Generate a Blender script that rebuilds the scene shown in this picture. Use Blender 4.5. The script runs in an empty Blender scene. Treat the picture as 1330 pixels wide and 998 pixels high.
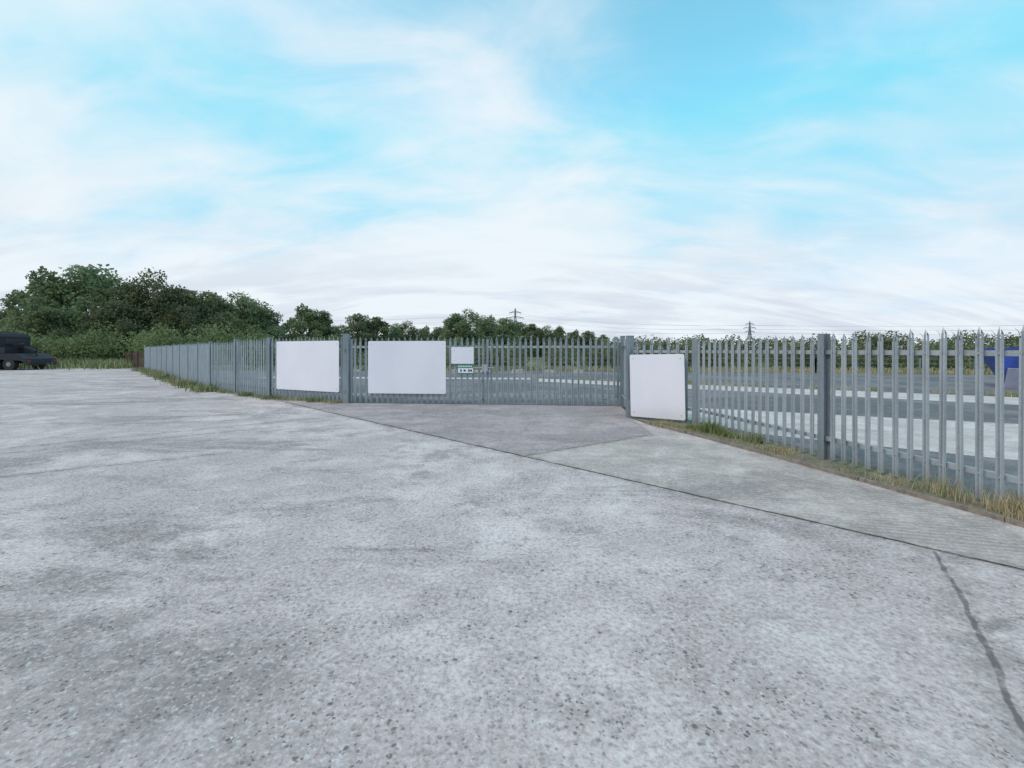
import bpy, bmesh, math, random
import numpy as np
from mathutils import Vector, Matrix
random.seed(7); rng=np.random.default_rng(7)
scene=bpy.context.scene
scene.view_settings.view_transform='Standard'
scene.view_settings.look='None'
scene.view_settings.exposure=0

# ------------------------------------------------------------ helpers
def new_mat(name):
    m=bpy.data.materials.new(name); m.use_nodes=True
    nt=m.node_tree; nt.nodes.clear()
    out=nt.nodes.new('ShaderNodeOutputMaterial')
    b=nt.nodes.new('ShaderNodeBsdfPrincipled')
    nt.links.new(b.outputs[0],out.inputs[0])
    return m,nt,b,out
class N:
    """tiny node helper"""
    def __init__(s,nt): s.nt=nt
    def lk(s,a,sock):
        if isinstance(a,(int,float)): sock.default_value=a
        elif isinstance(a,tuple):
            if sock.type=='RGBA' and len(a)==3: a=a+(1,)
            sock.default_value=a
        else: s.nt.links.new(a,sock)
    def math(s,op,a,b=0.0,c=0.0,clamp=False):
        n=s.nt.nodes.new('ShaderNodeMath'); n.operation=op; n.use_clamp=clamp
        s.lk(a,n.inputs[0]); s.lk(b,n.inputs[1]); s.lk(c,n.inputs[2]); return n.outputs[0]
    def vmath(s,op,a,b=(0,0,0)):
        n=s.nt.nodes.new('ShaderNodeVectorMath'); n.operation=op
        s.lk(a,n.inputs[0]); s.lk(b,n.inputs[1])
        return n.outputs['Value'] if op in('DOT_PRODUCT','LENGTH','DISTANCE') else n.outputs[0]
    def noise(s,vec,scale,detail=4,rough=.55,dist=0,col=False):
        n=s.nt.nodes.new('ShaderNodeTexNoise'); s.lk(vec,n.inputs['Vector'])
        n.inputs['Scale'].default_value=scale; n.inputs['Detail'].default_value=detail
        n.inputs['Roughness'].default_value=rough; n.inputs['Distortion'].default_value=dist
        return n.outputs[1] if col else n.outputs[0]
    def voro(s,vec,scale,feature='F1'):
        n=s.nt.nodes.new('ShaderNodeTexVoronoi'); n.feature=feature; s.lk(vec,n.inputs['Vector'])
        n.inputs['Scale'].default_value=scale; return n
    def mr(s,v,a,b,c=0.0,d=1.0,smooth=True):
        n=s.nt.nodes.new('ShaderNodeMapRange'); n.interpolation_type='SMOOTHSTEP' if smooth else 'LINEAR'
        s.lk(v,n.inputs[0]); s.lk(a,n.inputs[1]); s.lk(b,n.inputs[2]); s.lk(c,n.inputs[3]); s.lk(d,n.inputs[4]); return n.outputs[0]
    def mix(s,f,a,b,mode='MIX'):
        n=s.nt.nodes.new('ShaderNodeMix'); n.data_type='RGBA'; n.blend_type=mode
        s.lk(f,n.inputs[0]); s.lk(a,n.inputs[6]); s.lk(b,n.inputs[7]); return n.outputs[2]
    def map(s,vec,loc=(0,0,0),rot=(0,0,0),scale=(1,1,1)):
        n=s.nt.nodes.new('ShaderNodeMapping'); s.lk(vec,n.inputs[0])
        n.inputs[1].default_value=loc; n.inputs[2].default_value=rot; n.inputs[3].default_value=scale; return n.outputs[0]
    def obj(s): return s.nt.nodes.new('ShaderNodeTexCoord').outputs['Object']
    def sep(s,vec):
        n=s.nt.nodes.new('ShaderNodeSeparateXYZ'); s.lk(vec,n.inputs[0]); return n.outputs
    def comb(s,x,y,z):
        n=s.nt.nodes.new('ShaderNodeCombineXYZ'); s.lk(x,n.inputs[0]); s.lk(y,n.inputs[1]); s.lk(z,n.inputs[2]); return n.outputs[0]
    def bump(s,h,strength,dist,bs):
        n=s.nt.nodes.new('ShaderNodeBump'); n.inputs['Strength'].default_value=strength; n.inputs['Distance'].default_value=dist
        s.lk(h,n.inputs['Height']); s.nt.links.new(n.outputs[0],bs.inputs['Normal'])

def mesh_obj(name,verts,faces,mat=None,parent=None,smooth=False,mats=None,midx=None):
    me=bpy.data.meshes.new(name)
    me.from_pydata([tuple(v) for v in verts],[],[tuple(f) for f in faces])
    for m in (mats or ([mat] if mat else [])): me.materials.append(m)
    if midx is not None: me.polygons.foreach_set('material_index',midx)
    if smooth: me.polygons.foreach_set('use_smooth',[True]*len(me.polygons))
    me.update()
    o=bpy.data.objects.new(name,me); scene.collection.objects.link(o)
    if parent: o.parent=parent
    return o
def empty(name,loc=(0,0,0)):
    e=bpy.data.objects.new(name,None); scene.collection.objects.link(e); e.location=loc; e.empty_display_size=.2; return e

class MB:
    """mesh builder"""
    def __init__(s): s.v=[]; s.f=[]; s.m=[]
    def add(s,vs,fs,mi=0):
        k=len(s.v); s.v+= [tuple(v) for v in vs]; s.f+=[tuple(i+k for i in f) for f in fs]; s.m+=[mi]*len(fs)
    def box(s,M,sx,sy,sz,mi=0):   # centred box transformed by M
        vs=[M@Vector((x*sx/2,y*sy/2,z*sz/2)) for x in(-1,1) for y in(-1,1) for z in(-1,1)]
        s.add(vs,[(0,1,3,2),(4,6,7,5),(0,4,5,1),(2,3,7,6),(0,2,6,4),(1,5,7,3)],mi)
    def strut(s,a,b,w,mi=0):
        a=Vector(a);b=Vector(b);d=b-a
        q=d.to_track_quat('Z','Y').to_matrix().to_4x4()
        s.box(Matrix.Translation((a+b)/2)@q,w,w,d.length,mi)
    def tube(s,pts,rad,n=8,mi=0,cap=True):
        rings=[]
        for i,p in enumerate(pts):
            p=Vector(p); d=(Vector(pts[min(i+1,len(pts)-1)])-Vector(pts[max(i-1,0)])).normalized()
            q=d.to_track_quat('Z','Y'); r=rad[i] if hasattr(rad,'__len__') else rad
            k=len(s.v)
            for j in range(n):
                a=2*math.pi*j/n; s.v.append(tuple(p+q@Vector((math.cos(a)*r,math.sin(a)*r,0))))
            rings.append(k)
        for a,b in zip(rings[:-1],rings[1:]):
            for j in range(n):
                s.f.append((a+j,a+(j+1)%n,b+(j+1)%n,b+j)); s.m.append(mi)
        if cap:
            s.f.append(tuple(rings[0]+j for j in reversed(range(n)))); s.m.append(mi)
            s.f.append(tuple(rings[-1]+j for j in range(n))); s.m.append(mi)
    def obj(s,name,mats,parent=None,smooth=False,bevel=0):
        o=mesh_obj(name,s.v,s.f,mats=mats,midx=s.m,parent=parent,smooth=smooth)
        if bevel:
            b=o.modifiers.new('b','BEVEL'); b.width=bevel; b.segments=2; b.limit_method='ANGLE'
        return o
def frame(a,b):
    """matrix: origin a, x along a->b (horizontal), y to far side, z up"""
    a=Vector((a[0],a[1],0)); b=Vector((b[0],b[1],0)); x=(b-a).normalized(); z=Vector((0,0,1)); y=z.cross(x)
    M=Matrix((x,y,z)).transposed().to_4x4(); M.translation=a
    return M,(b-a).length
T=Matrix.Translation

# ------------------------------------------------------------ joints group in world metres
SEGS=[((-6.5,13.06),(4.84,1.75),.018),((.16,6.40),(2.55,8.10),.015),((3.15,3.38),(1.3,.75),.020),
      ((-13.5,.4),(-4.1,6.68),.018),((-9.4,4.95),(-4.5,8.95),.018),((-30,1),(-9.5,16.2),.024),
      ((-3.9,10.4),(-30,-13),.010),((-11,26),(-40,2),.03),((-12,18.6),(-24,31.5),.03)]
def joint_group():
    g=bpy.data.node_groups.new('slab_joints','ShaderNodeTree')
    g.interface.new_socket('Vector',in_out='INPUT',socket_type='NodeSocketVector')
    g.interface.new_socket('Mask',in_out='OUTPUT',socket_type='NodeSocketFloat')
    g.interface.new_socket('Halo',in_out='OUTPUT',socket_type='NodeSocketFloat')
    gi=g.nodes.new('NodeGroupInput'); go=g.nodes.new('NodeGroupOutput'); h=N(g)
    p=gi.outputs[0]
    wob=h.math('MULTIPLY',h.math('SUBTRACT',h.noise(p,1.7,3,.7),.5),.11)
    wn=h.noise(p,6,2,.7)
    tot=None;hal=None
    for a,b,w in SEGS:
        d=Vector((b[0]-a[0],b[1]-a[1],0)); L=d.length; d.normalize(); n=Vector((-d.y,d.x,0))
        q=h.vmath('SUBTRACT',p,(a[0],a[1],0))
        t=h.vmath('DOT_PRODUCT',q,tuple(d))
        e=h.vmath('DOT_PRODUCT',q,tuple(n))
        e=h.math('ABSOLUTE',h.math('ADD',e,wob))
        wv=h.math('MULTIPLY',h.math('ADD',wn,.25),w*1.25)
        m=h.mr(e,wv,h.math('MULTIPLY',wv,.4),0,1)
        hl=h.mr(e,.22,.0,0,1)
        inn=h.math('MULTIPLY',h.math('GREATER_THAN',t,0.0),h.math('LESS_THAN',t,L))
        m=h.math('MULTIPLY',m,inn); hl=h.math('MULTIPLY',hl,inn)
        tot=m if tot is None else h.math('MAXIMUM',tot,m)
        hal=hl if hal is None else h.math('MAXIMUM',hal,hl)
    g.links.new(tot,go.inputs[0]); g.links.new(hal,go.inputs[1])
    return g
JG=joint_group()

def concrete_mat(name,c1,c2,brush=False,joints=True,pebble=1.0,stain=1.0):
    m,nt,b,out=new_mat(name); h=N(nt); p=h.obj()
    big=h.noise(p,.30,3,.6,.6); mid=h.noise(p,1.5,4,.7,.3); fine=h.noise(p,34,3,.75); blot=h.noise(p,7,3,.72)
    col=h.mix(h.mr(big,.42,.58),c1,c2)
    col=h.mix(h.mr(mid,.38,.68,0,.6),col,tuple(x*.78 for x in c1))
    col=h.mix(h.mr(mid,.46,.30,0,.5),col,tuple(min(.74,x*1.15) for x in c2))
    # directional dirty sweeps (old tyre / water tracks)
    tr=h.noise(h.map(p,rot=(0,0,math.radians(38)),scale=(.28,.75,1)),1.0,5,.72,.6)
    stm=h.math('MULTIPLY',h.mr(tr,.51,.63,0,.76*stain),h.mr(blot,.30,.58,.35,1))
    col=h.mix(stm,col,(.225,.19,.185))
    st2=h.math('MULTIPLY',h.mr(h.math('ADD',h.math('MULTIPLY',big,.55),h.math('MULTIPLY',mid,.45)),.52,.62,0,.62*stain),h.mr(blot,.36,.58,.25,1))
    col=h.mix(st2,col,(.265,.228,.218))
    col=h.mix(h.mr(blot,.5,.7,0,.35),col,tuple(x*.62 for x in c1))
    # exposed aggregate
    wv=h.vmath('ADD',p,h.vmath('MULTIPLY',h.noise(p,45,1,.6,0,True),(.022,.022,.022)))
    vv=h.voro(wv,62); cs=h.sep(vv.outputs['Color'])
    wear=h.mr(h.math('ADD',h.math('MULTIPLY',mid,.5),h.math('ADD',h.math('MULTIPLY',tr,.4),h.math('MULTIPLY',blot,.25))),.48,.66,.14,1)
    darkst=h.math('MULTIPLY',h.mr(cs[0],.76,.86),h.mr(vv.outputs['Distance'],.64,.35))
    lightst=h.math('MULTIPLY',h.mr(cs[1],.72,.8),h.mr(vv.outputs['Distance'],.55,.3))
    warmst=h.math('MULTIPLY',h.mr(cs[2],.86,.9),h.mr(vv.outputs['Distance'],.55,.3))
    col=h.mix(h.math('MULTIPLY',h.math('MULTIPLY',darkst,wear),.88*pebble,clamp=True),col,(.10,.09,.095))
    col=h.mix(h.math('MULTIPLY',h.math('MULTIPLY',lightst,wear),.55*pebble),col,(.70,.62,.60))
    col=h.mix(h.math('MULTIPLY',h.math('MULTIPLY',warmst,wear),.5*pebble),col,(.38,.26,.21))
    v2=h.voro(wv,23); c2s=h.sep(v2.outputs['Color'])
    pits=h.math('MULTIPLY',h.mr(c2s[0],.78,.86),h.mr(h.math('ADD',v2.outputs['Distance'],h.math('MULTIPLY',fine,.6)),.68,.48))
    pits=h.math('MULTIPLY',pits,h.mr(h.math('ADD',h.math('MULTIPLY',mid,.5),h.math('MULTIPLY',blot,.5)),.45,.55))
    col=h.mix(h.math('MULTIPLY',pits,.85*pebble,clamp=True),col,(.105,.092,.088))
    col=h.mix(h.mr(fine,.46,.68,0,.60*min(1,pebble+.2)),col,tuple(x*.50 for x in c1))
    col=h.mix(h.mr(fine,.48,.28,0,.5),col,tuple(min(.74,x*1.35) for x in c2))
    hgt=h.math('ADD',h.math('MULTIPLY',h.noise(p,34,2,.75),.8),h.math('MULTIPLY',h.voro(p,62).outputs['Distance'],-.3))
    if brush:
        q=h.map(p,rot=(0,0,math.radians(15)),scale=(1,1,1))
        w=nt.nodes.new('ShaderNodeTexWave'); h.lk(q,w.inputs[0]); w.bands_direction='Y'; w.inputs['Scale'].default_value=4.2
        w.inputs['Distortion'].default_value=2.5; w.inputs['Detail'].default_value=2; w.inputs['Detail Scale'].default_value=1.2
        bm=h.math('MULTIPLY',w.outputs[1],h.mr(mid,.4,.6))
        col=h.mix(h.math('MULTIPLY',bm,.38),col,(.21,.19,.18)); hgt=h.math('ADD',hgt,h.math('MULTIPLY',w.outputs[1],.8))
    if joints:
        g=nt.nodes.new('ShaderNodeGroup'); g.node_tree=JG; h.lk(p,g.inputs[0])
        col=h.mix(h.math('MULTIPLY',h.math('MULTIPLY',g.outputs[1],h.mr(blot,.35,.6)),.45),col,(.23,.205,.185))
        col=h.mix(h.math('MULTIPLY',g.outputs[0],h.mr(blot,.30,.55,.35,.8)),col,(.12,.11,.10))
    nt.links.new(col,b.inputs['Base Color']); b.inputs['Roughness'].default_value=.92; b.inputs['Specular IOR Level'].default_value=.2
    h.bump(hgt,.5,.009,b)
    return m
M_conc=concrete_mat('forecourt_concrete',(.555,.455,.445),(.68,.565,.55))
M_apron=concrete_mat('apron_concrete',(.40,.33,.33),(.48,.40,.40),pebble=.8,stain=.9)
M_ramp=concrete_mat('brushed_concrete',(.54,.455,.42),(.64,.545,.51),brush=True,pebble=.5,stain=.7)
M_strip=concrete_mat('yard_concrete',(.59,.50,.475),(.67,.575,.55),joints=False,pebble=.3,stain=.35)
M_asph=concrete_mat('yard_asphalt',(.155,.15,.155),(.25,.235,.24),joints=False,pebble=.35,stain=.2)

def ground_mat():
    m,nt,b,out=new_mat('grassland'); h=N(nt); p=h.obj()
    a=h.noise(p,.15,4,.6); c=h.noise(p,2.5,4,.7)
    col=h.mix(h.mr(a,.4,.62),(.10,.12,.045),(.26,.22,.11))
    col=h.mix(h.mr(c,.4,.7,0,.6),col,(.05,.07,.025))
    nt.links.new(col,b.inputs['Base Color']); b.inputs['Roughness'].default_value=1; b.inputs['Specular IOR Level'].default_value=.1
    return m
M_grassland=ground_mat()
def soil_mat():
    m,nt,b,out=new_mat('verge_soil'); h=N(nt); p=h.obj()
    a=h.noise(p,3,5,.7); c=h.noise(p,30,4,.7)
    col=h.mix(h.mr(a,.35,.65),(.17,.145,.10),(.32,.28,.20)); col=h.mix(h.mr(a,.50,.62,0,.6),col,(.12,.14,.05)); col=h.mix(h.mr(c,.4,.7,0,.6),col,(.07,.06,.045))
    nt.links.new(col,b.inputs['Base Color']); b.inputs['Roughness'].default_value=1; h.bump(c,.8,.02,b); return m
M_soil=soil_mat()

bm=bmesh.new(); bmesh.ops.create_grid(bm,x_segments=40,y_segments=40,size=3000)
me=bpy.data.meshes.new('ground'); bm.to_mesh(me); bm.free(); me.materials.append(M_grassland)
g=bpy.data.objects.new('ground',me); scene.collection.objects.link(g)
# fence corner positions
A=(2.61,10.09); B=(3.68,9.15); C=(4.25,6.21); D=(4.78,3.50); E=(5.30,.80); F=(5.82,-1.9)
HR=(2.95,12.15); GL=(-4.67,12.87); P1=(-7.6,14.3); P2=(-9.6,15.85); P3=(-11.5,17.4); Q=(-23.8,30.6); R=(-28.6,35.5); S=(-34,40.2)
def poly_sheet(name,pts,z,mat):
    bm=bmesh.new(); vs=[bm.verts.new((x,y,z)) for x,y in pts]; f=bm.faces.new(vs); bmesh.ops.triangulate(bm,faces=[f])
    bmesh.ops.recalc_face_normals(bm,faces=bm.faces)
    if sum(f.normal.z for f in bm.faces)<0: bmesh.ops.reverse_faces(bm,faces=bm.faces)
    me=bpy.data.meshes.new(name); bm.to_mesh(me); bm.free(); me.materials.append(mat)
    o=bpy.data.objects.new(name,me); scene.collection.objects.link(o); return o
poly_sheet('concrete_forecourt',[(-62,-16),(6.6,-16),(6.0,-3),(4.7,3.4),(3.7,8.6),(2.7,10.2),(2.9,12.2),(-4.67,12.95),(-7.7,14.3),(-11.5,17.3),(-23.9,30.5),(-29,36),(-33,38.6),(-48,38.2),(-62,36)],.004,M_conc)
poly_sheet('asphalt_yard',[HR,(2.95,10.1),(3.75,9.2),(4.3,6.2),(5.9,-2),(8,-9),(60,-9),(46,24),(20,29.5),(-4,33),(-21,33.5),(-23.8,30.6),(-11.5,17.4),(-7.6,14.3),(-4.67,12.97)],.008,M_asph)
poly_sheet('gate_apron',[(-7.2,13.75),(.16,6.42),(2.50,8.07),(2.62,10.1),(2.9,12.1),(-4.6,12.9),(-5.2,13.05)],.012,M_apron)
poly_sheet('concrete_ramp',[(.16,6.42),(4.82,1.77),(4.28,3.95),(3.62,6.43),(3.1,8.15),(2.50,8.07)],.010,M_ramp)
poly_sheet('yard_slab',[(1.4,24),(16.1,14.3),(30,5),(27,3.8),(13.9,12.3),(1.2,21.7)],.012,M_strip)
poly_sheet('yard_slab',[(3.3,12.5),(4.7,11.8),(10.3,9.15),(22,3.6),(18,.6),(6.9,6.1),(4.4,8.1),(3.5,10.5)],.012,M_strip)
poly_sheet('yard_slab',[(-14,24.5),(-13.6,25.8),(1,24.4),(1,23.2)],.012,M_strip)
poly_sheet('roadside_tarmac',[(-62,26),(-41,29),(-37.5,33),(-37,38),(-48,37.9),(-62,35.5)],.008,M_asph)
poly_sheet('verge',[(2.62,10.0),(2.75,9.2),(3.14,8.15),(3.64,6.43),(4.30,3.95),(5.25,.2),(5.9,-2.3),(6.2,-2.3),(5.0,3.6),(4.6,6.2),(3.95,9.2),(3.0,10.15)],.018,M_soil)
poly_sheet('verge',[(-4.75,12.75),(-7.5,13.95),(-11.4,17.0),(-17,22.6),(-23.7,29.8),(-24.0,30.9),(-17,23.6),(-11.2,17.6),(-7.4,14.5),(-4.75,13.1)],.016,M_soil)

# ------------------------------------------------------------ metals
def galv(name,c,rough=.5,metal=.3,rust=0.0):
    m,nt,b,out=new_mat(name); h=N(nt); p=h.obj()
    a=h.noise(h.map(p,scale=(6,6,1.2)),1,3,.6); v=h.sep(h.voro(p,60).outputs['Color'])[0]; f=h.noise(p,25,2,.7)
    col=h.mix(h.mr(a,.35,.65),tuple(x*.74 for x in c),c)
    col=h.mix(h.math('MULTIPLY',v,.25),col,tuple(min(1,x*1.35) for x in c))
    col=h.mix(h.mr(f,.55,.8,0,.45),col,tuple(x*.5 for x in c))
    z=h.sep(p)[2]; col=h.mix(h.mr(h.math('ADD',z,h.math('MULTIPLY',f,.25)),.36,.12,0,.4),col,(.24,.21,.18))
    if rust: col=h.mix(h.mr(h.noise(p,.9,6,.7),.5-rust*.2,.6),col,(.10,.05,.045))
    nt.links.new(col,b.inputs['Base Color']); b.inputs['Metallic'].default_value=metal; b.inputs['Roughness'].default_value=rough
    return m
M_pale=galv('galvanised_pale',(.38,.42,.455)); M_post=galv('galvanised_post',(.24,.28,.31),.55); M_rail=galv('galvanised_rail',(.38,.41,.44))
M_rust=galv('red_painted_pale',(.13,.065,.06),.7,.0,.5)
def plain(name,c,rough=.5,metal=0,var=.15,scale=8):
    m,nt,b,out=new_mat(name); h=N(nt); p=h.obj(); n=h.noise(p,scale,4,.65)
    nt.links.new(h.mix(h.mr(n,.35,.7),c,tuple(x*(1-var) for x in c)),b.inputs['Base Color'])
    b.inputs['Roughness'].default_value=rough; b.inputs['Metallic'].default_value=metal; return m
def board_mat():
    m,nt,b,out=new_mat('white_board'); h=N(nt); p=h.obj()
    a=h.noise(h.map(p,scale=(1,1,.5)),1.3,3,.5); f=h.noise(p,9,4,.7)
    col=h.mix(h.mr(a,.35,.7,0,.6),(.77,.755,.82),(.69,.68,.76)); col=h.mix(h.mr(f,.6,.85,0,.18),col,(.5,.5,.48))
    z=h.sep(p)[2]; col=h.mix(h.mr(h.math('ADD',z,h.math('MULTIPLY',f,.3)),.55,.25,0,.22),col,(.42,.41,.38))
    nt.links.new(col,b.inputs['Base Color']); b.inputs['Roughness'].default_value=.4; return m
M_board=board_mat(); M_green=plain('green_sign_face',(.05,.22,.16),.4); M_black=plain('rubber_black',(.02,.02,.022),.8)
M_navy=plain('dark_navy_paint',(.010,.012,.020),.6); M_blue=plain('blue_paint',(.03,.07,.36),.45,0,.35,3); M_lilac=plain('faded_panel',(.42,.44,.58),.6,0,.2,3)
M_timber=plain('weathered_timber',(.26,.22,.185),.9,0,.45,12); M_glass=plain('dark_glass',(.03,.035,.045),.08)
M_red=plain('lamp_red',(.4,.02,.02),.3); M_kerb=plain('kerb_concrete',(.52,.48,.46),.9,0,.3,3)
M_wire=plain('line_wire',(.20,.21,.23),.6); M_pylon=plain('pylon_steel',(.20,.22,.25),.6)

# ------------------------------------------------------------ palisade
def pale(mb,M,x,h,z0=.05,mi=0,y=-.03,w=.066):
    # W-section pale with splayed triple point
    x+=random.uniform(-.006,.006); h+=random.uniform(-.012,.012)
    tilt=random.uniform(-.008,.008)
    px=[-.5,-.36,-.16,0,.16,.36,.5]; py=[.006,-.012,-.012,.006,-.012,-.012,.006]
    zs=h-.13
    vs=[]
    for z in (z0,zs):
        for a,bb in zip(px,py): vs.append(M@Vector((x+a*w+tilt*z,y+bb,z)))
    n=7; fs=[(i,i+1,n+i+1,n+i) for i in range(n-1)]
    def V(dx,dy,z): vs.append(M@Vector((x+dx*w+tilt*z,y+dy,z))); return len(vs)-1
    l1=V(-.56,.0,h-.075); l2=V(-.33,-.012,h-.075); lt=V(-.66,-.045,h-.030)
    m1=V(-.17,-.008,h-.07); m2=V(.17,-.008,h-.07); mt=V(0,.004,h)
    r1=V(.33,-.012,h-.075); r2=V(.56,0,h-.075); rt=V(.66,-.045,h-.030)
    fs+=[(n+0,n+1,l2,l1),(l1,l2,lt),(n+2,n+3,n+4,m2,m1),(m1,m2,mt),(n+5,n+6,r2,r1),(r1,r2,rt)]
    mb.add(vs,fs,mi)
def ibeam(mb,M,x,y,h,mi=1,w=.10,d=.10,t=.008):
    for yy in (-d/2,d/2): mb.box(M@T((x,y+yy,h/2)),w,t,h,mi)
    mb.box(M@T((x,y,h/2)),t,d-t-.004,h,mi)
def run(mb,a,b,h,posts=True,spacing=.157,end_post=True,start_post=True,ph=None,mp=0):
    M,L=frame(a,b); ph=ph or h-.01
    n=max(1,round((L-.1)/spacing)); sp=L/n
    for i in range(n+1):
        x=i*sp
        if x<.06 or x>L-.06: continue
        pale(mb,M,x,h,.05,mp)
    for z in (.30,h-.27):  # angle rails
        mb.box(M@T((L/2,.0,z)),L-.02,.006,.05,2); mb.box(M@T((L/2,.022,z+.0275)),L-.02,.044,.005,2)
        for i in range(n+1):
            x=i*sp
            if .06<x<L-.06: mb.box(M@T((x,-.036,z)),.018,.012,.018,2)
    if start_post: ibeam(mb,M,0,0,ph)
    if end_post: ibeam(mb,M,L,0,ph)
FM=[M_pale,M_post,M_rail]
fr=empty('palisade_fence')
for i,(a,b) in enumerate([(A,B),(B,C),(C,D),(D,E),(E,F)]):
    mb=MB(); run(mb,a,b,1.74,start_post=False,ph=1.725); mb.obj('panel_%d'%(i+1),FM,fr)
mb=MB(); run(mb,A,HR,1.84,start_post=False,end_post=False); mb.obj('return_panel',FM,fr)
fl=empty('palisade_fence')
pts=[GL,P1,P2,P3]
def subdiv(a,b,step=2.75):
    L=math.dist(a,b); n=max(1,round(L/step)); return [(a[0]+(b[0]-a[0])*i/n,a[1]+(b[1]-a[1])*i/n) for i in range(n+1)]
pts+=subdiv(P3,Q)[1:]+subdiv(Q,R)[1:]
for i,(a,b) in enumerate(zip(pts[1:],pts[:-1])):
    hh=1.90 if i<2 else 1.84-.004*i
    mb=MB(); run(mb,a,b,hh,start_post=True,end_post=False,ph=hh+.0); mb.obj('panel_%d'%(i+1),FM,fl)
fb=empty('red_palisade_fence')
for i,(a,b) in enumerate(zip(subdiv(R,S)[1:],subdiv(R,S)[:-1])):
    mb=MB(); run(mb,a,b,1.42,spacing=.24); mb.obj('panel_%d'%(i+1),[M_rust,M_rust,M_rust],fb)
# ------------------------------------------------------------ gate posts
def gate_post(p,h,w=.15):
    mb=MB(); mb.box(T((p[0],p[1],h/2)),w,w,h,0); mb.box(T((p[0],p[1],h+.006)),w+.01,w+.01,.012,0)
    for z in (.35,1.5): mb.tube([(p[0]-.02,p[1]-.09,z-.05),(p[0]-.02,p[1]-.09,z+.05)],.018,8,0)
    return mb.obj('gate_post',[M_post],bevel=.006)
gate_post(A,1.81); gate_post(GL,1.95,.17); gate_post((HR[0],HR[1]),1.87,.11)
# ------------------------------------------------------------ gate leaves
def leaf(a,b,h,parent,name,hinge_left=True):
    M,L=frame(a,b); mb=MB()
    for x in (.03,L-.03): mb.box(M@T((x,.0,h/2)),.06,.05,h-.12,1)
    for z in (.26,h-.28): mb.box(M@T((L/2,0,z)),L-.122,.046,.06,2)
    n=round((L-.12)/.157); sp=(L-.12)/n
    for i in range(n): pale(mb,M,.06+sp*(i+.5),h,.04,0,y=-.04,w=.060)
    xh=.06 if hinge_left else L-.06; s=1 if hinge_left else -1
    mb.strut(M@Vector((xh,.032,.29)),M@Vector((xh+s*.55,.032,.10)),.03,2)
    xb=L-.07 if hinge_left else .07
    mb.tube([M@Vector((xb,-.075,.02)),M@Vector((xb,-.075,.75))],.011,8,2)
    for z in (.2,.7): mb.box(M@T((xb,-.062,z)),.05,.05,.03,2)
    mb.strut(M@Vector((xh,0,h-.3)),M@Vector((xh-s*.12,0,h-.3)),.03,2); mb.strut(M@Vector((xh,0,.3)),M@Vector((xh-s*.12,0,.3)),.03,2)
    mb.obj(name,FM,parent)
    return M,L
gate=empty('palisade_gate')
GC=(-.76,12.5); GC2=(-.70,12.49)
ML,LL=leaf((-4.55,12.86),GC,1.87,gate,'left_leaf',True)
MR,LR=leaf(GC2,(2.86,12.16),1.87,gate,'right_leaf',False)
mb=MB()
mb.box(ML@T((LL+.03,-.10,1.02)),.16,.05,.20,0); mb.tube([ML@Vector((LL-.30,-.11,1.02)),ML@Vector((LL+.28,-.11,1.02))],.014,8,0)
mb.box(ML@T((LL+.05,-.14,.90)),.05,.025,.06,0)
for k in range(9):
    a=ML@Vector((LL+.05+.02*math.sin(k),-.135,.87-.045*k)); b=a+Vector((.012*(-1)**k,0,-.045)); mb.strut(a,b,.012,0)
mb.obj('lock',[M_rail],gate)
# ------------------------------------------------------------ signs
def sign(name,M,x0,x1,z0,z1,y,mat):
    e=empty(name); mb=MB(); w=x1-x0; hh=z1-z0; r=.04 if hh>.6 else .015
    cx,cz=(x0+x1)/2,(z0+z1)/2; ring=[]
    for sx,sz,a0 in ((1,1,0),(-1,1,90),(-1,-1,180),(1,-1,270)):
        for k in range(5):
            a=math.radians(a0+k*22.5); ring.append((cx+sx*(w/2-r)+r*math.cos(a),cz+sz*(hh/2-r)+r*math.sin(a)))
    n=len(ring); vs=[M@Vector((x,y-.003,z)) for x,z in ring]+[M@Vector((x,y+.003,z)) for x,z in ring]
    mb.add(vs,[tuple(range(n)),tuple(reversed(range(n,2*n)))]+[(i,n+i,n+(i+1)%n,(i+1)%n) for i in range(n)],0)
    mb.obj('panel',[mat],e)
    mb=MB()
    for z in (z0+hh*.15,z1-hh*.15): mb.box(M@T(((x0+x1)/2,y+.018,z)),w*.96,.028,.04,0)
    for x in (x0+.08,x1-.08):
        for z in (z0+.09,z1-.09):
            mb.tube([M@Vector((x,y-.003,z)),M@Vector((x,y-.008,z))],.010,8,0)
    mb.obj('fixings',[M_rail],e)
    return e
MS1,_=frame(P1,GL); sign('blank_sign_board',MS1,.45,3.07,.31,1.77,-.10,M_board)
MSg,_=frame(GL,(-.74,12.5)); sign('blank_sign_board',MSg,.67,2.875,.30,1.755,-.10,M_board)
sign('small_white_sign',MSg,3.03,3.65,1.13,1.585,-.10,M_board)
e=sign('green_notice_sign',MSg,3.19,3.67,.84,1.11,-.10,M_green)
mb=MB(); mb.box(MSg@T((3.43,-.106,.945)),.42,.004,.13,0)
for k,x in enumerate((3.30,3.40,3.52,3.58)): mb.box(MSg@T((x,-.110,.945)),.035+.02*(k%2),.003,.07-.02*(k%2),1)
for x0 in np.arange(3.23,3.62,.045): mb.box(MSg@T((x0,-.105,1.06)),.028,.003,.035,0)
mb.obj('lettering',[M_board,M_black],e)
MS3,L3=frame(A,B)
e=sign('blank_sign_board',MS3@Matrix.Rotation(math.radians(-1.2),4,'Y'),.09,1.28,.06,1.40,-.13,M_board)

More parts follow.
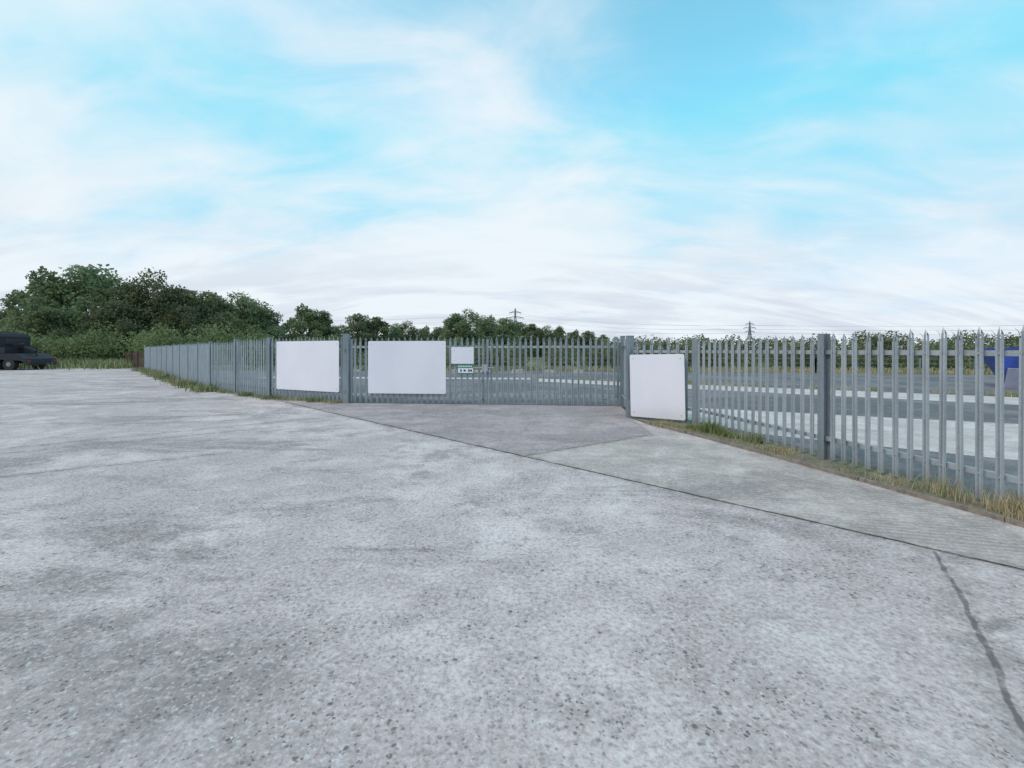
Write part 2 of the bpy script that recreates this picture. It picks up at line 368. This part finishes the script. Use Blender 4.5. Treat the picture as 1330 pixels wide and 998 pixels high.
# ------------------------------------------------------------ kerb edging on the right
mb=MB(); kp=[(2.74,9.3),(3.12,8.15),(3.62,6.43),(4.28,3.95),(5.22,.2),(5.85,-2.3)]
for a,b in zip(kp[:-1],kp[1:]):
    for c,d in zip(subdiv(a,b,1.2)[:-1],subdiv(a,b,1.2)[1:]):
        M,L=frame(c,d); mb.box(M@T((L/2,random.uniform(-.006,.006),.028)),L-.012,.035,.056+random.uniform(-.01,.01),0)
mb.obj('timber_edging',[M_timber],bevel=.004)

# ------------------------------------------------------------ foliage
def leaf_mat(name,dark,light,tip):
    m,nt,b,out=new_mat(name); h=N(nt); p=h.obj()
    n=h.noise(p,.55,2,.6); f=h.noise(p,3.5,1,.6)
    oi=nt.nodes.new('ShaderNodeObjectInfo')
    col=h.mix(h.mr(n,.36,.64),dark,light); col=h.mix(h.mr(f,.45,.75,0,.7),col,tip)
    hs=nt.nodes.new('ShaderNodeHueSaturation'); h.lk(col,hs.inputs['Color'])
    h.lk(h.math('ADD',h.math('MULTIPLY',oi.outputs['Random'],.05),.465),hs.inputs['Hue'])
    h.lk(h.math('ADD',h.math('MULTIPLY',oi.outputs['Random'],.7),.85),hs.inputs['Value'])
    col=hs.outputs[0]
    nt.links.new(col,b.inputs['Base Color']); b.inputs['Roughness'].default_value=.6; b.inputs['Specular IOR Level'].default_value=.25
    tr=nt.nodes.new('ShaderNodeBsdfTranslucent'); nt.links.new(col,tr.inputs[0])
    mx=nt.nodes.new('ShaderNodeMixShader'); mx.inputs[0].default_value=.35
    nt.links.new(b.outputs[0],mx.inputs[1]); nt.links.new(tr.outputs[0],mx.inputs[2]); nt.links.new(mx.outputs[0],out.inputs[0])
    return m
M_leaf=leaf_mat('foliage',(.105,.145,.080),(.18,.22,.11),(.25,.28,.14))
M_scrub=leaf_mat('scrub_foliage',(.12,.155,.07),(.19,.225,.10),(.26,.28,.13))
M_bark=plain('bark',(.09,.075,.06),.95,0,.5,10)
M_dry=plain('dry_grass',(.48,.40,.24),.9,0,.4,5); M_gg=plain('green_grass',(.19,.24,.085),.8,0,.4,5)

def leaves(centers,size):
    n=len(centers); u=rng.normal(size=(n,3)); u/=np.linalg.norm(u,axis=1)[:,None]
    w=rng.normal(size=(n,3)); v=np.cross(u,w); v/=np.linalg.norm(v,axis=1)[:,None]
    s=size*rng.uniform(.55,1.3,size=(n,1)); asp=rng.uniform(.5,.9,size=(n,1))
    a=centers-u*s*.5; c=centers+u*s*.5; b=centers+v*s*.5*asp+u*s*.08; d=centers-v*s*.5*asp-u*s*.05
    V=np.stack([a,b,c,d],1).reshape(-1,3); F=np.arange(4*n).reshape(n,4); return V,F
def fast_mesh(name,V,F,mats,base=None):
    nv=len(V); verts=V; loops=F.reshape(-1); starts=np.arange(0,len(loops),4); tot=np.full(len(starts),4); mi=np.zeros(len(starts),int)
    if base and base.f:
        bv=np.array(base.v); bl=[];bs=[];bt=[]
        k=len(loops)
        for f in base.f: bs.append(k); bt.append(len(f)); bl+= [i+nv for i in f]; k+=len(f)
        verts=np.vstack([V,bv]); loops=np.concatenate([loops,bl]); starts=np.concatenate([starts,bs]); tot=np.concatenate([tot,bt]); mi=np.concatenate([mi,np.ones(len(bs),int)])
    me=bpy.data.meshes.new(name); me.vertices.add(len(verts)); me.vertices.foreach_set('co',verts.astype(np.float32).ravel())
    me.loops.add(len(loops)); me.loops.foreach_set('vertex_index',loops.astype(np.int32))
    me.polygons.add(len(starts)); me.polygons.foreach_set('loop_start',starts.astype(np.int32)); me.polygons.foreach_set('loop_total',tot.astype(np.int32))
    me.polygons.foreach_set('material_index',mi.astype(np.int32))
    for m in mats: me.materials.append(m)
    me.update(calc_edges=True); me.validate(); return me
def tree_mesh(seed,H=9.0,W=4.2,nleaf=9000,lobes=34,low=.07):
    global rng
    rng=np.random.default_rng(seed); R=random.Random(seed)
    mb=MB(); th=H*.55
    tp=[(R.uniform(-.1,.1)*i*.5,R.uniform(-.1,.1)*i*.5,th*i/5) for i in range(6)]
    mb.tube(tp,[.26*(1-.13*i) for i in range(6)],8,0)
    cl=[]
    for i in range(lobes):
        t=(i+.5)/lobes; ang=i*2.4+R.uniform(-.5,.5); z=H*(low+(.90-low)*t)
        prof=math.sin(math.pi*min(1,(t*.80+.20)))**.55
        r=W*prof*R.uniform(.25,1.0)
        c=np.array([math.cos(ang)*r,math.sin(ang)*r,z+R.uniform(-.5,.5)])
        rad=R.uniform(.7,1.45)*(1.1-.3*t)*W/4.2
        cl.append((c,rad))
        if i%3==0:
            s=tp[min(5,1+int(t*5))]
            mid=((s[0]+c[0])/2,(s[1]+c[1])/2,(s[2]+c[2])/2+.25)
            mb.tube([s,mid,tuple(c)],[.09,.06,.02],6,0)
    P=[]
    wts=np.array([r**2 for _,r in cl]); wts/=wts.sum(); cnt=rng.multinomial(nleaf,wts)
    for (c,r),k in zip(cl,cnt):
        d=rng.normal(size=(k,3)); d/=np.linalg.norm(d,axis=1)[:,None]
        rr=r*(rng.uniform(0.25,1,size=(k,1))**.5)*(1+.3*np.sin(d[:,0:1]*7+c[0])*np.cos(d[:,2:3]*6+c[1]))
        q=c+d*rr*np.array([1.15,1.15,.85]); P.append(q)
    P=np.vstack(P); P=P[P[:,2]>.2]
    V,Fc=leaves(P,.29)
    return fast_mesh('tree_%d'%seed,V,Fc,[M_leaf,M_bark],mb)
TM=[tree_mesh(s,nleaf=14000,W=w,lobes=l) for s,w,l in ((11,4.3,42),(12,3.6,36),(13,4.7,48),(14,4.0,34))]
trees=[(-66,60,7.0),(-61.5,57,6.6),(-57,54,6.8),(-52.3,51,6.9),(-54.9,55,11.2),(-52.2,56,11.9),(-50.4,60,8.8),(-47.6,56,10.2),(-44.9,57,11.1),(-44.2,60,9.9),(-42.2,59,9.3),(-41.6,63,10.0),(-40.1,62,9.2),(-39.2,66,9.7),(-37.8,66,8.8),(-36.9,69,7.6),(-46.5,53,7.2),(-36.6,61,6.0),(-40.5,56,6.8),
 (-33.4,75,9.0),(-31.5,76,8.0),(-28.7,85,8.3),(-26,88,8.3),(-24,92,6.8),(-22.0,95,7.4),(-19,98,6.8),(-15.5,96,6.4),(-12.6,92,6.6),(-10.6,85,8.8),(-8.0,87,9.2),(-5.0,90,8.4),(-1.6,95,8.2),(1.5,99,7.6),(4.4,102,7.8),(7.6,104,7.0),(11,107,7.2),(14.9,110,6.5),(18.5,111,6.2),(22.5,112,5.6)]
rr=random.Random(3)
for i,(x,y,h) in enumerate(trees):
    o=bpy.data.objects.new('broadleaf_tree',TM[(i*3+i//4)%4]); scene.collection.objects.link(o); o.location=(x,y,0)
    s=h/9.1; o.scale=(s*rr.uniform(.9,1.1),s*rr.uniform(.9,1.1),s); o.rotation_euler=(0,0,rr.uniform(0,6.28))
def belt(name,path,h,width,n,size,mat,seed,hv=.35):
    global rng
    rng=np.random.default_rng(seed)
    pts=np.array(path,float); seg=np.diff(pts,axis=0); L=np.linalg.norm(seg,axis=1); cum=np.concatenate([[0],np.cumsum(L)])
    nb=int(cum[-1]/(width*.42))+1; cs=[]
    for i in range(nb):
        s=cum[-1]*(i+rng.uniform(0,1))/nb; k=min(len(L)-1,np.searchsorted(cum,s)-1); k=max(k,0); t=(s-cum[k])/L[k]; c=pts[k]+seg[k]*t
        hh=h*rng.uniform(1-hv,1.08); cs.append((c[0]+rng.normal()*width*.25,c[1]+rng.normal()*width*.25,hh,width*rng.uniform(.4,.7)))
    w=np.array([c[2]*c[3] for c in cs]); w/=w.sum(); cnt=rng.multinomial(n,w); P=[]
    for (x,y,hh,r),k in zip(cs,cnt):
        d=rng.normal(size=(k,3)); d/=np.linalg.norm(d,axis=1)[:,None]; q=d*(rng.uniform(.2,1,size=(k,1))**.5)
        q=q*np.array([r,r,hh*.55])*(1+.2*np.sin(d[:,0:1]*6+x)); P.append(q+np.array([x,y,hh*.45]))
    P=np.vstack(P); P=P[P[:,2]>.02]
    V,Fc=leaves(P,size); me=fast_mesh(name,V,Fc,[mat]); o=bpy.data.objects.new(name,me); scene.collection.objects.link(o); return o
belt('hedgerow',[(-2,38),(12,36.5),(25,35),(40,30),(60,23)],2.35,3.4,50000,.18,M_leaf,21)
belt('hedgerow',[(-24,37),(-12,39),(-2,38.5)],2.2,3.0,22000,.18,M_leaf,22)
belt('scrub',[(-66,47),(-50,46),(-40,48),(-31,50),(-24,62)],4.4,4.5,48000,.24,M_scrub,23,.5)
belt('distant_tree_line',[(-36,78),(-20,100),(0,105),(20,114),(60,108),(140,85)],5.4,7,60000,.45,M_leaf,24,.35)

def grass(name,path,halfw,n,h,mats,seed,wd=.006,dry=.5,clump=.0):
    r=np.random.default_rng(seed); pts=np.array(path,float); seg=np.diff(pts,axis=0); L=np.linalg.norm(seg,axis=1); cum=np.concatenate([[0],np.cumsum(L)])
    V=[];F=[];MI=[]
    nc=max(6,int(cum[-1]*2.2)); cc=r.uniform(0,cum[-1],nc); cw=r.uniform(.1,1.0,nc)**2; cw/=cw.sum(); cd=r.uniform(0,1,nc); chh=r.uniform(.5,1.2,nc)
    cis=r.choice(nc,size=n,p=cw)
    for i in range(n):
        ci=cis[i]
        s=cc[ci]+r.normal()*.12 if r.random()<clump else r.uniform(0,cum[-1])
        s=min(max(s,0),cum[-1]-1e-3); k=max(0,np.searchsorted(cum,s)-1); t=(s-cum[k])/L[k]
        nrm=np.array([-seg[k][1],seg[k][0]])/L[k]; c=pts[k]+seg[k]*t+nrm*r.normal()*halfw*.5
        hh=h*r.uniform(.35,1.1)*chh[ci]; a=r.uniform(0,6.28); lean=r.uniform(.05,.6)*hh; dx,dy=math.cos(a),math.sin(a)
        b=r.uniform(0,6.28); wx,wy=math.cos(b)*wd,math.sin(b)*wd
        q=len(V); V+=[(c[0]-wx,c[1]-wy,0),(c[0]+wx,c[1]+wy,0),(c[0]+wx*.7+dx*lean*.35,c[1]+wy*.7+dy*lean*.35,hh*.6),(c[0]-wx*.7+dx*lean*.35,c[1]-wy*.7+dy*lean*.35,hh*.6),(c[0]+dx*lean,c[1]+dy*lean,hh)]
        F+=[(q,q+1,q+2,q+3),(q+3,q+2,q+4)]; mi=0 if (cd[ci]*.6+r.random()*.4)<dry else 1; MI+=[mi,mi]
    return mesh_obj(name,V,F,mats=mats,midx=MI)
GMs=[M_dry,M_gg]
grass('verge_grass',[(2.85,9.3),(3.35,8.3),(3.95,6.4),(4.52,3.9),(5.4,.2)],.24,4200,.12,GMs,31,.0035,.58,.85)
grass('verge_grass',[(3.30,8.65),(3.55,8.2),(3.9,7.2)],.10,1100,.26,GMs,32,.006,.22,.9)
grass('verge_grass',[(4.40,4.9),(4.65,3.6),(5.0,2.2)],.18,2600,.28,GMs,37,.0035,.70,.8)
grass('verge_grass',[(-4.9,12.8),(-7.6,14.1),(-11.5,17.2)],.25,2400,.15,GMs,33,.007,.5,.8)
grass('verge_grass',[(-10.8,16.2),(-15,20.4),(-23.6,29.7),(-28.4,34.6)],.40,5500,.30,GMs,34,.012,.5,.8)
grass('long_grass',[(-58,42),(-44,41.5),(-36,42.5),(-30,40)],4.5,16000,.75,GMs,35,.03,.4,.4)
grass('long_grass',[(-24,34.5),(-4,35.2),(20,32.6),(46,26.6)],2.0,13000,.38,GMs,36,.025,.66,.3)
grass('verge_grass',[(1.2,24.4),(16.5,14.6),(30,5.4)],.5,2500,.18,GMs,39,.012,.5,.8)

# ------------------------------------------------------------ low kerb blocks across the yard
mb=MB(); r=random.Random(5)
x=-14.
while x<6:
    w=r.uniform(.5,1.4); y=29.5-x*.10; mb.box(T((x+w/2,y,.11))@Matrix.Rotation(r.uniform(-.08,.08),4,'Z'),w,.25,r.uniform(.18,.28),0); x+=w+r.uniform(.1,1.6)
mb.obj('concrete_kerb_blocks',[M_kerb],bevel=.02)
mb=MB()
for i in range(4):
    z=.05+i*.14; mb.box(T((-6.2,30.6,z)),1.2,1.0,.022,0)
    for dx in (-.5,0,.5): mb.box(T((-6.2+dx,30.6,z+.06)),.1,1.0,.09,0)
mb.obj('pallet_stack',[M_timber])
mb=MB(); wp=[(-20,33.8),(-4,33.3),(20,30),(46,24.6)]
for a,b in zip(wp[:-1],wp[1:]):
    s=subdiv(a,b,3)
    for c in s: mb.box(T((c[0],c[1],.5)),.07,.07,1.0,0)
    for z in (.35,.65,.95): mb.strut((a[0],a[1],z),(b[0],b[1],z),.02,0)
mb.obj('boundary_fence',[M_post])

# ------------------------------------------------------------ blue skip at right
sk=empty('blue_skip'); mb=MB(); cx,cy=20.9,17.6
M=T((cx,cy,0))@Matrix.Rotation(math.radians(-32),4,'Z')
prof=[(-1.2,.12),(1.2,.12),(1.95,1.55),(-1.95,1.55)]
vs=[M@Vector((x,y,z)) for y in (-.85,.85) for x,z in prof]
mb.add(vs,[(0,1,2,3),(7,6,5,4),(0,4,5,1),(1,5,6,2),(3,7,4,0)],0)
inn=[M@Vector((x*.95,y,z)) for y in (-.80,.80) for x,z in [(-1.15,.2),(1.15,.2),(1.95,1.55),(-1.95,1.55)]]
mb.add(inn,[(3,2,1,0),(4,5,6,7),(1,5,4,0),(2,6,5,1),(0,4,7,3)],0)
for y in (-.87,.87): mb.box(M@T((0,y,1.56)),3.96,.08,.08,0)
for x in (-1.95,1.95): mb.box(M@T((x,0,1.56)),.08,1.66,.08,0)
for x in (-.8,0,.8):
    mb.box(M@T((x,-.885,.85)),.08,.06,1.34,0); mb.box(M@T((x,.885,.85)),.08,.06,1.34,0)
mb.obj('body',[M_blue],sk)
mb=MB(); mb.box(M@T((-.5,-1.15,.42))@Matrix.Rotation(.5,4,'X'),2.2,.02,.9,0); mb.obj('leaning_panel',[M_lilac],sk)

# ------------------------------------------------------------ dark recovery lorry, far left
lr=empty('recovery_lorry'); mb=MB(); X0=-36.3; Y0=35.2
def bx(x0,x1,y0,y1,z0,z1,mi=0): mb.box(T(((x0+x1)/2,(y0+y1)/2,(z0+z1)/2)),x1-x0,y1-y0,z1-z0,mi)
pr=[(X0,.50),(X0-.05,.85),(X0-.7,1.22),(X0-2.0,1.28),(X0-2.0,.80),(X0-.5,.72)]
vs=[(x,y,z) for y in (Y0-1.15,Y0+1.15) for x,z in pr]; n=6
mb.add(vs,[tuple(range(n)),tuple(reversed(range(n,2*n)))]+[(i,n+i,n+(i+1)%n,(i+1)%n) for i in range(n)],0)
bx(X0-5.0,X0-.7,Y0-.45,Y0-.25,.50,.70,1); bx(X0-5.0,X0-.7,Y0+.25,Y0+.45,.50,.70,1)
bx(X0-.12,X0+.02,Y0-1.1,Y0+1.1,.36,.48,1)
mb.strut((X0-1.7,Y0,1.25),(X0-1.5,Y0,2.0),.26); mb.strut((X0-1.7,Y0,1.85),(X0-.45,Y0,1.42),.18); mb.strut((X0-.50,Y0,1.44),(X0-.38,Y0,.95),.07,1)
bx(X0-2.0,X0-1.6,Y0-1.17,Y0+1.17,1.29,1.72,0)
mb.box(T((X0-.06,Y0-.95,.68)),.10,.25,.12,2); mb.box(T((X0-.06,Y0+.95,.68)),.10,.25,.12,2)
mb.obj('deck',[M_navy,M_black,M_red],lr)
mb=MB()
cabp=[(X0-2.05,.62),(X0-2.05,2.55),(X0-2.25,2.78),(X0-4.1,2.82),(X0-4.85,1.75),(X0-5.05,1.6),(X0-5.1,.5)]
vs=[(x,y,z) for y in (Y0-1.1,Y0+1.1) for x,z in cabp]; n=7
mb.add(vs,[tuple(range(n)),tuple(reversed(range(n,2*n)))]+[(i,n+i,n+(i+1)%n,(i+1)%n) for i in range(n)],0)
mb.box(T((X0-2.75,Y0-1.105,2.15)),.75,.012,.60,1); mb.box(T((X0-3.85,Y0-1.105,2.10)),.85,.012,.62,1)
mb.box(T((X0-2.045,Y0,2.1)),.012,1.4,.5,1)
mb.box(T((X0-2.8,Y0,2.88)),.22,1.5,.14,1)
mb.obj('cab',[M_navy,M_glass],lr)
mb=MB()
for x in (X0-1.3,X0-4.3):
    for y in (Y0-1.0,Y0+1.0):
        mb.tube([(x,y-.17,.44),(x,y+.17,.44)],.44,20,0); mb.tube([(x,y-.185,.44),(x,y+.185,.44)],.17,14,1)
mb.obj('wheels',[M_black,M_post],lr)

# ------------------------------------------------------------ pylons and lines
def pylon(x,y,H):
    mb=MB(); w0=H*.11; R=H*.009+.05
    lv=[0,.2,.38,.52,.64,.75,.85,.93,1.0]; W=[w0*(1-.78*min(1,t/.64)) if t<.64 else w0*.22*(1-(t-.64)/.42) for t in lv]
    for i in range(len(lv)-1):
        for sx,sy in ((-1,-1),(1,-1),(1,1),(-1,1)):
            a=(x+sx*W[i],y+sy*W[i],lv[i]*H); b=(x+sx*W[i+1],y+sy*W[i+1],lv[i+1]*H); mb.strut(a,b,R*1.4)
            c=(x-sy*W[i+1]*1,y+sx*W[i+1],lv[i+1]*H); mb.strut(a,c,R*.8); mb.strut(b,(x-sy*W[i],y+sx*W[i],lv[i]*H),R*.8)
    tips=[]
    for t,l in ((.66,.15),(.78,.19),(.90,.13)):
        for s in (-1,1):
            tip=(x+s*H*l,y,H*t); tips.append((tip[0],tip[1],tip[2]-H*.035))
            for dy in (-1,1): mb.strut((x,y+dy*w0*.15,H*t),tip,R); mb.strut((x,y+dy*w0*.15,H*(t+.045)),tip,R)
            mb.strut(tip,tips[-1],R)
    mb.obj('electricity_pylon',[M_pylon]); return tips
t1=pylon(3.0,420,40); t2=pylon(180,345,23.5); t3=pylon(520,250,26); t0=pylon(-420,470,36)
mb=MB()
for ta,tb in ((t0,t1),(t1,t2),(t2,t3)):
    for a,b in zip(ta,tb):
        pp=[]
        for k in range(13):
            u=k/12; pp.append((a[0]+(b[0]-a[0])*u,a[1]+(b[1]-a[1])*u,a[2]+(b[2]-a[2])*u-4*3.5*u*(1-u)))
        mb.tube(pp,.035,4,0,False)
mb.obj('power_lines',[M_wire])

# ------------------------------------------------------------ sky
SUN_EL=48; SUN_AZ=-125
w=bpy.data.worlds.new('World'); scene.world=w; w.use_nodes=True; nt=w.node_tree; nt.nodes.clear(); h=N(nt)
out=nt.nodes.new('ShaderNodeOutputWorld'); bg=nt.nodes.new('ShaderNodeBackground'); nt.links.new(bg.outputs[0],out.inputs[0])
sky=nt.nodes.new('ShaderNodeTexSky'); sky.sky_type='NISHITA'; sky.sun_disc=False; sky.sun_elevation=math.radians(SUN_EL); sky.sun_rotation=math.radians(SUN_AZ)
sky.air_density=1.0; sky.dust_density=.6; sky.ozone_density=1.2
ST=.12
d=nt.nodes.new('ShaderNodeTexCoord').outputs['Generated']; sx,sy,sz=h.sep(d)
zc=h.math('MAXIMUM',sz,0.0); den=h.math('ADD',zc,.30)
P=h.comb(h.math('DIVIDE',sx,den),h.math('DIVIDE',sy,den),0.0)
n1=h.noise(h.map(P,loc=(4.3,2.2,0),rot=(0,0,math.radians(25)),scale=(.9,1.3,1)),1.0,5,.48,.25)
n2=h.noise(h.map(P,loc=(7,2,0),rot=(0,0,math.radians(30)),scale=(1.2,2.4,1)),1.7,5,.55,.5)
cov=h.math('ADD',h.math('MULTIPLY',n1,.55),h.math('MULTIPLY',n2,.45))
cov=h.math('SUBTRACT',cov,h.math('MULTIPLY',sx,.10))
cov=h.math('ADD',cov,h.mr(zc,.38,.02,0,.22))
cov=h.math('SUBTRACT',cov,h.mr(zc,.34,.62,0,.04))
cl=h.mr(cov,.34,.68,.16,.96)
blue=h.mix(1.0,sky.outputs[0],(.95,3.0,2.5),'MULTIPLY')
blue=h.mix(1.0,blue,(.50/ST,.74/ST,.97/ST),'DARKEN')
n3=h.noise(h.map(P,loc=(1,5,0),scale=(.7,2.4,1)),1.6,5,.60,.4)
grey=h.math('MULTIPLY',h.mr(n3,.40,.62),h.mr(zc,.30,.02,.06,.85))
cc=h.mix(grey,(.87/ST,.93/ST,.98/ST),(.64/ST,.70/ST,.80/ST))
col=h.mix(cl,blue,cc)
nt.links.new(col,bg.inputs[0]); bg.inputs[1].default_value=ST
s=bpy.data.lights.new('sun','SUN'); s.energy=1.5; s.angle=math.radians(14); s.color=(1,.90,.82)
so=bpy.data.objects.new('sun',s); scene.collection.objects.link(so)
el=math.radians(SUN_EL); az=math.radians(SUN_AZ)
dirv=Vector((math.sin(az)*math.cos(el),math.cos(az)*math.cos(el),math.sin(el)))
so.rotation_euler=dirv.to_track_quat('Z','Y').to_euler(); so.location=(0,0,30)

# ------------------------------------------------------------ camera
cam=bpy.data.cameras.new('camera'); co=bpy.data.objects.new('camera',cam); scene.collection.objects.link(co)
co.location=(0,0,1.5); co.rotation_euler=(math.radians(90),0,0)
cam.sensor_width=36; cam.lens=16.02; cam.shift_y=-.033; cam.clip_start=.05; cam.clip_end=6000
scene.camera=co
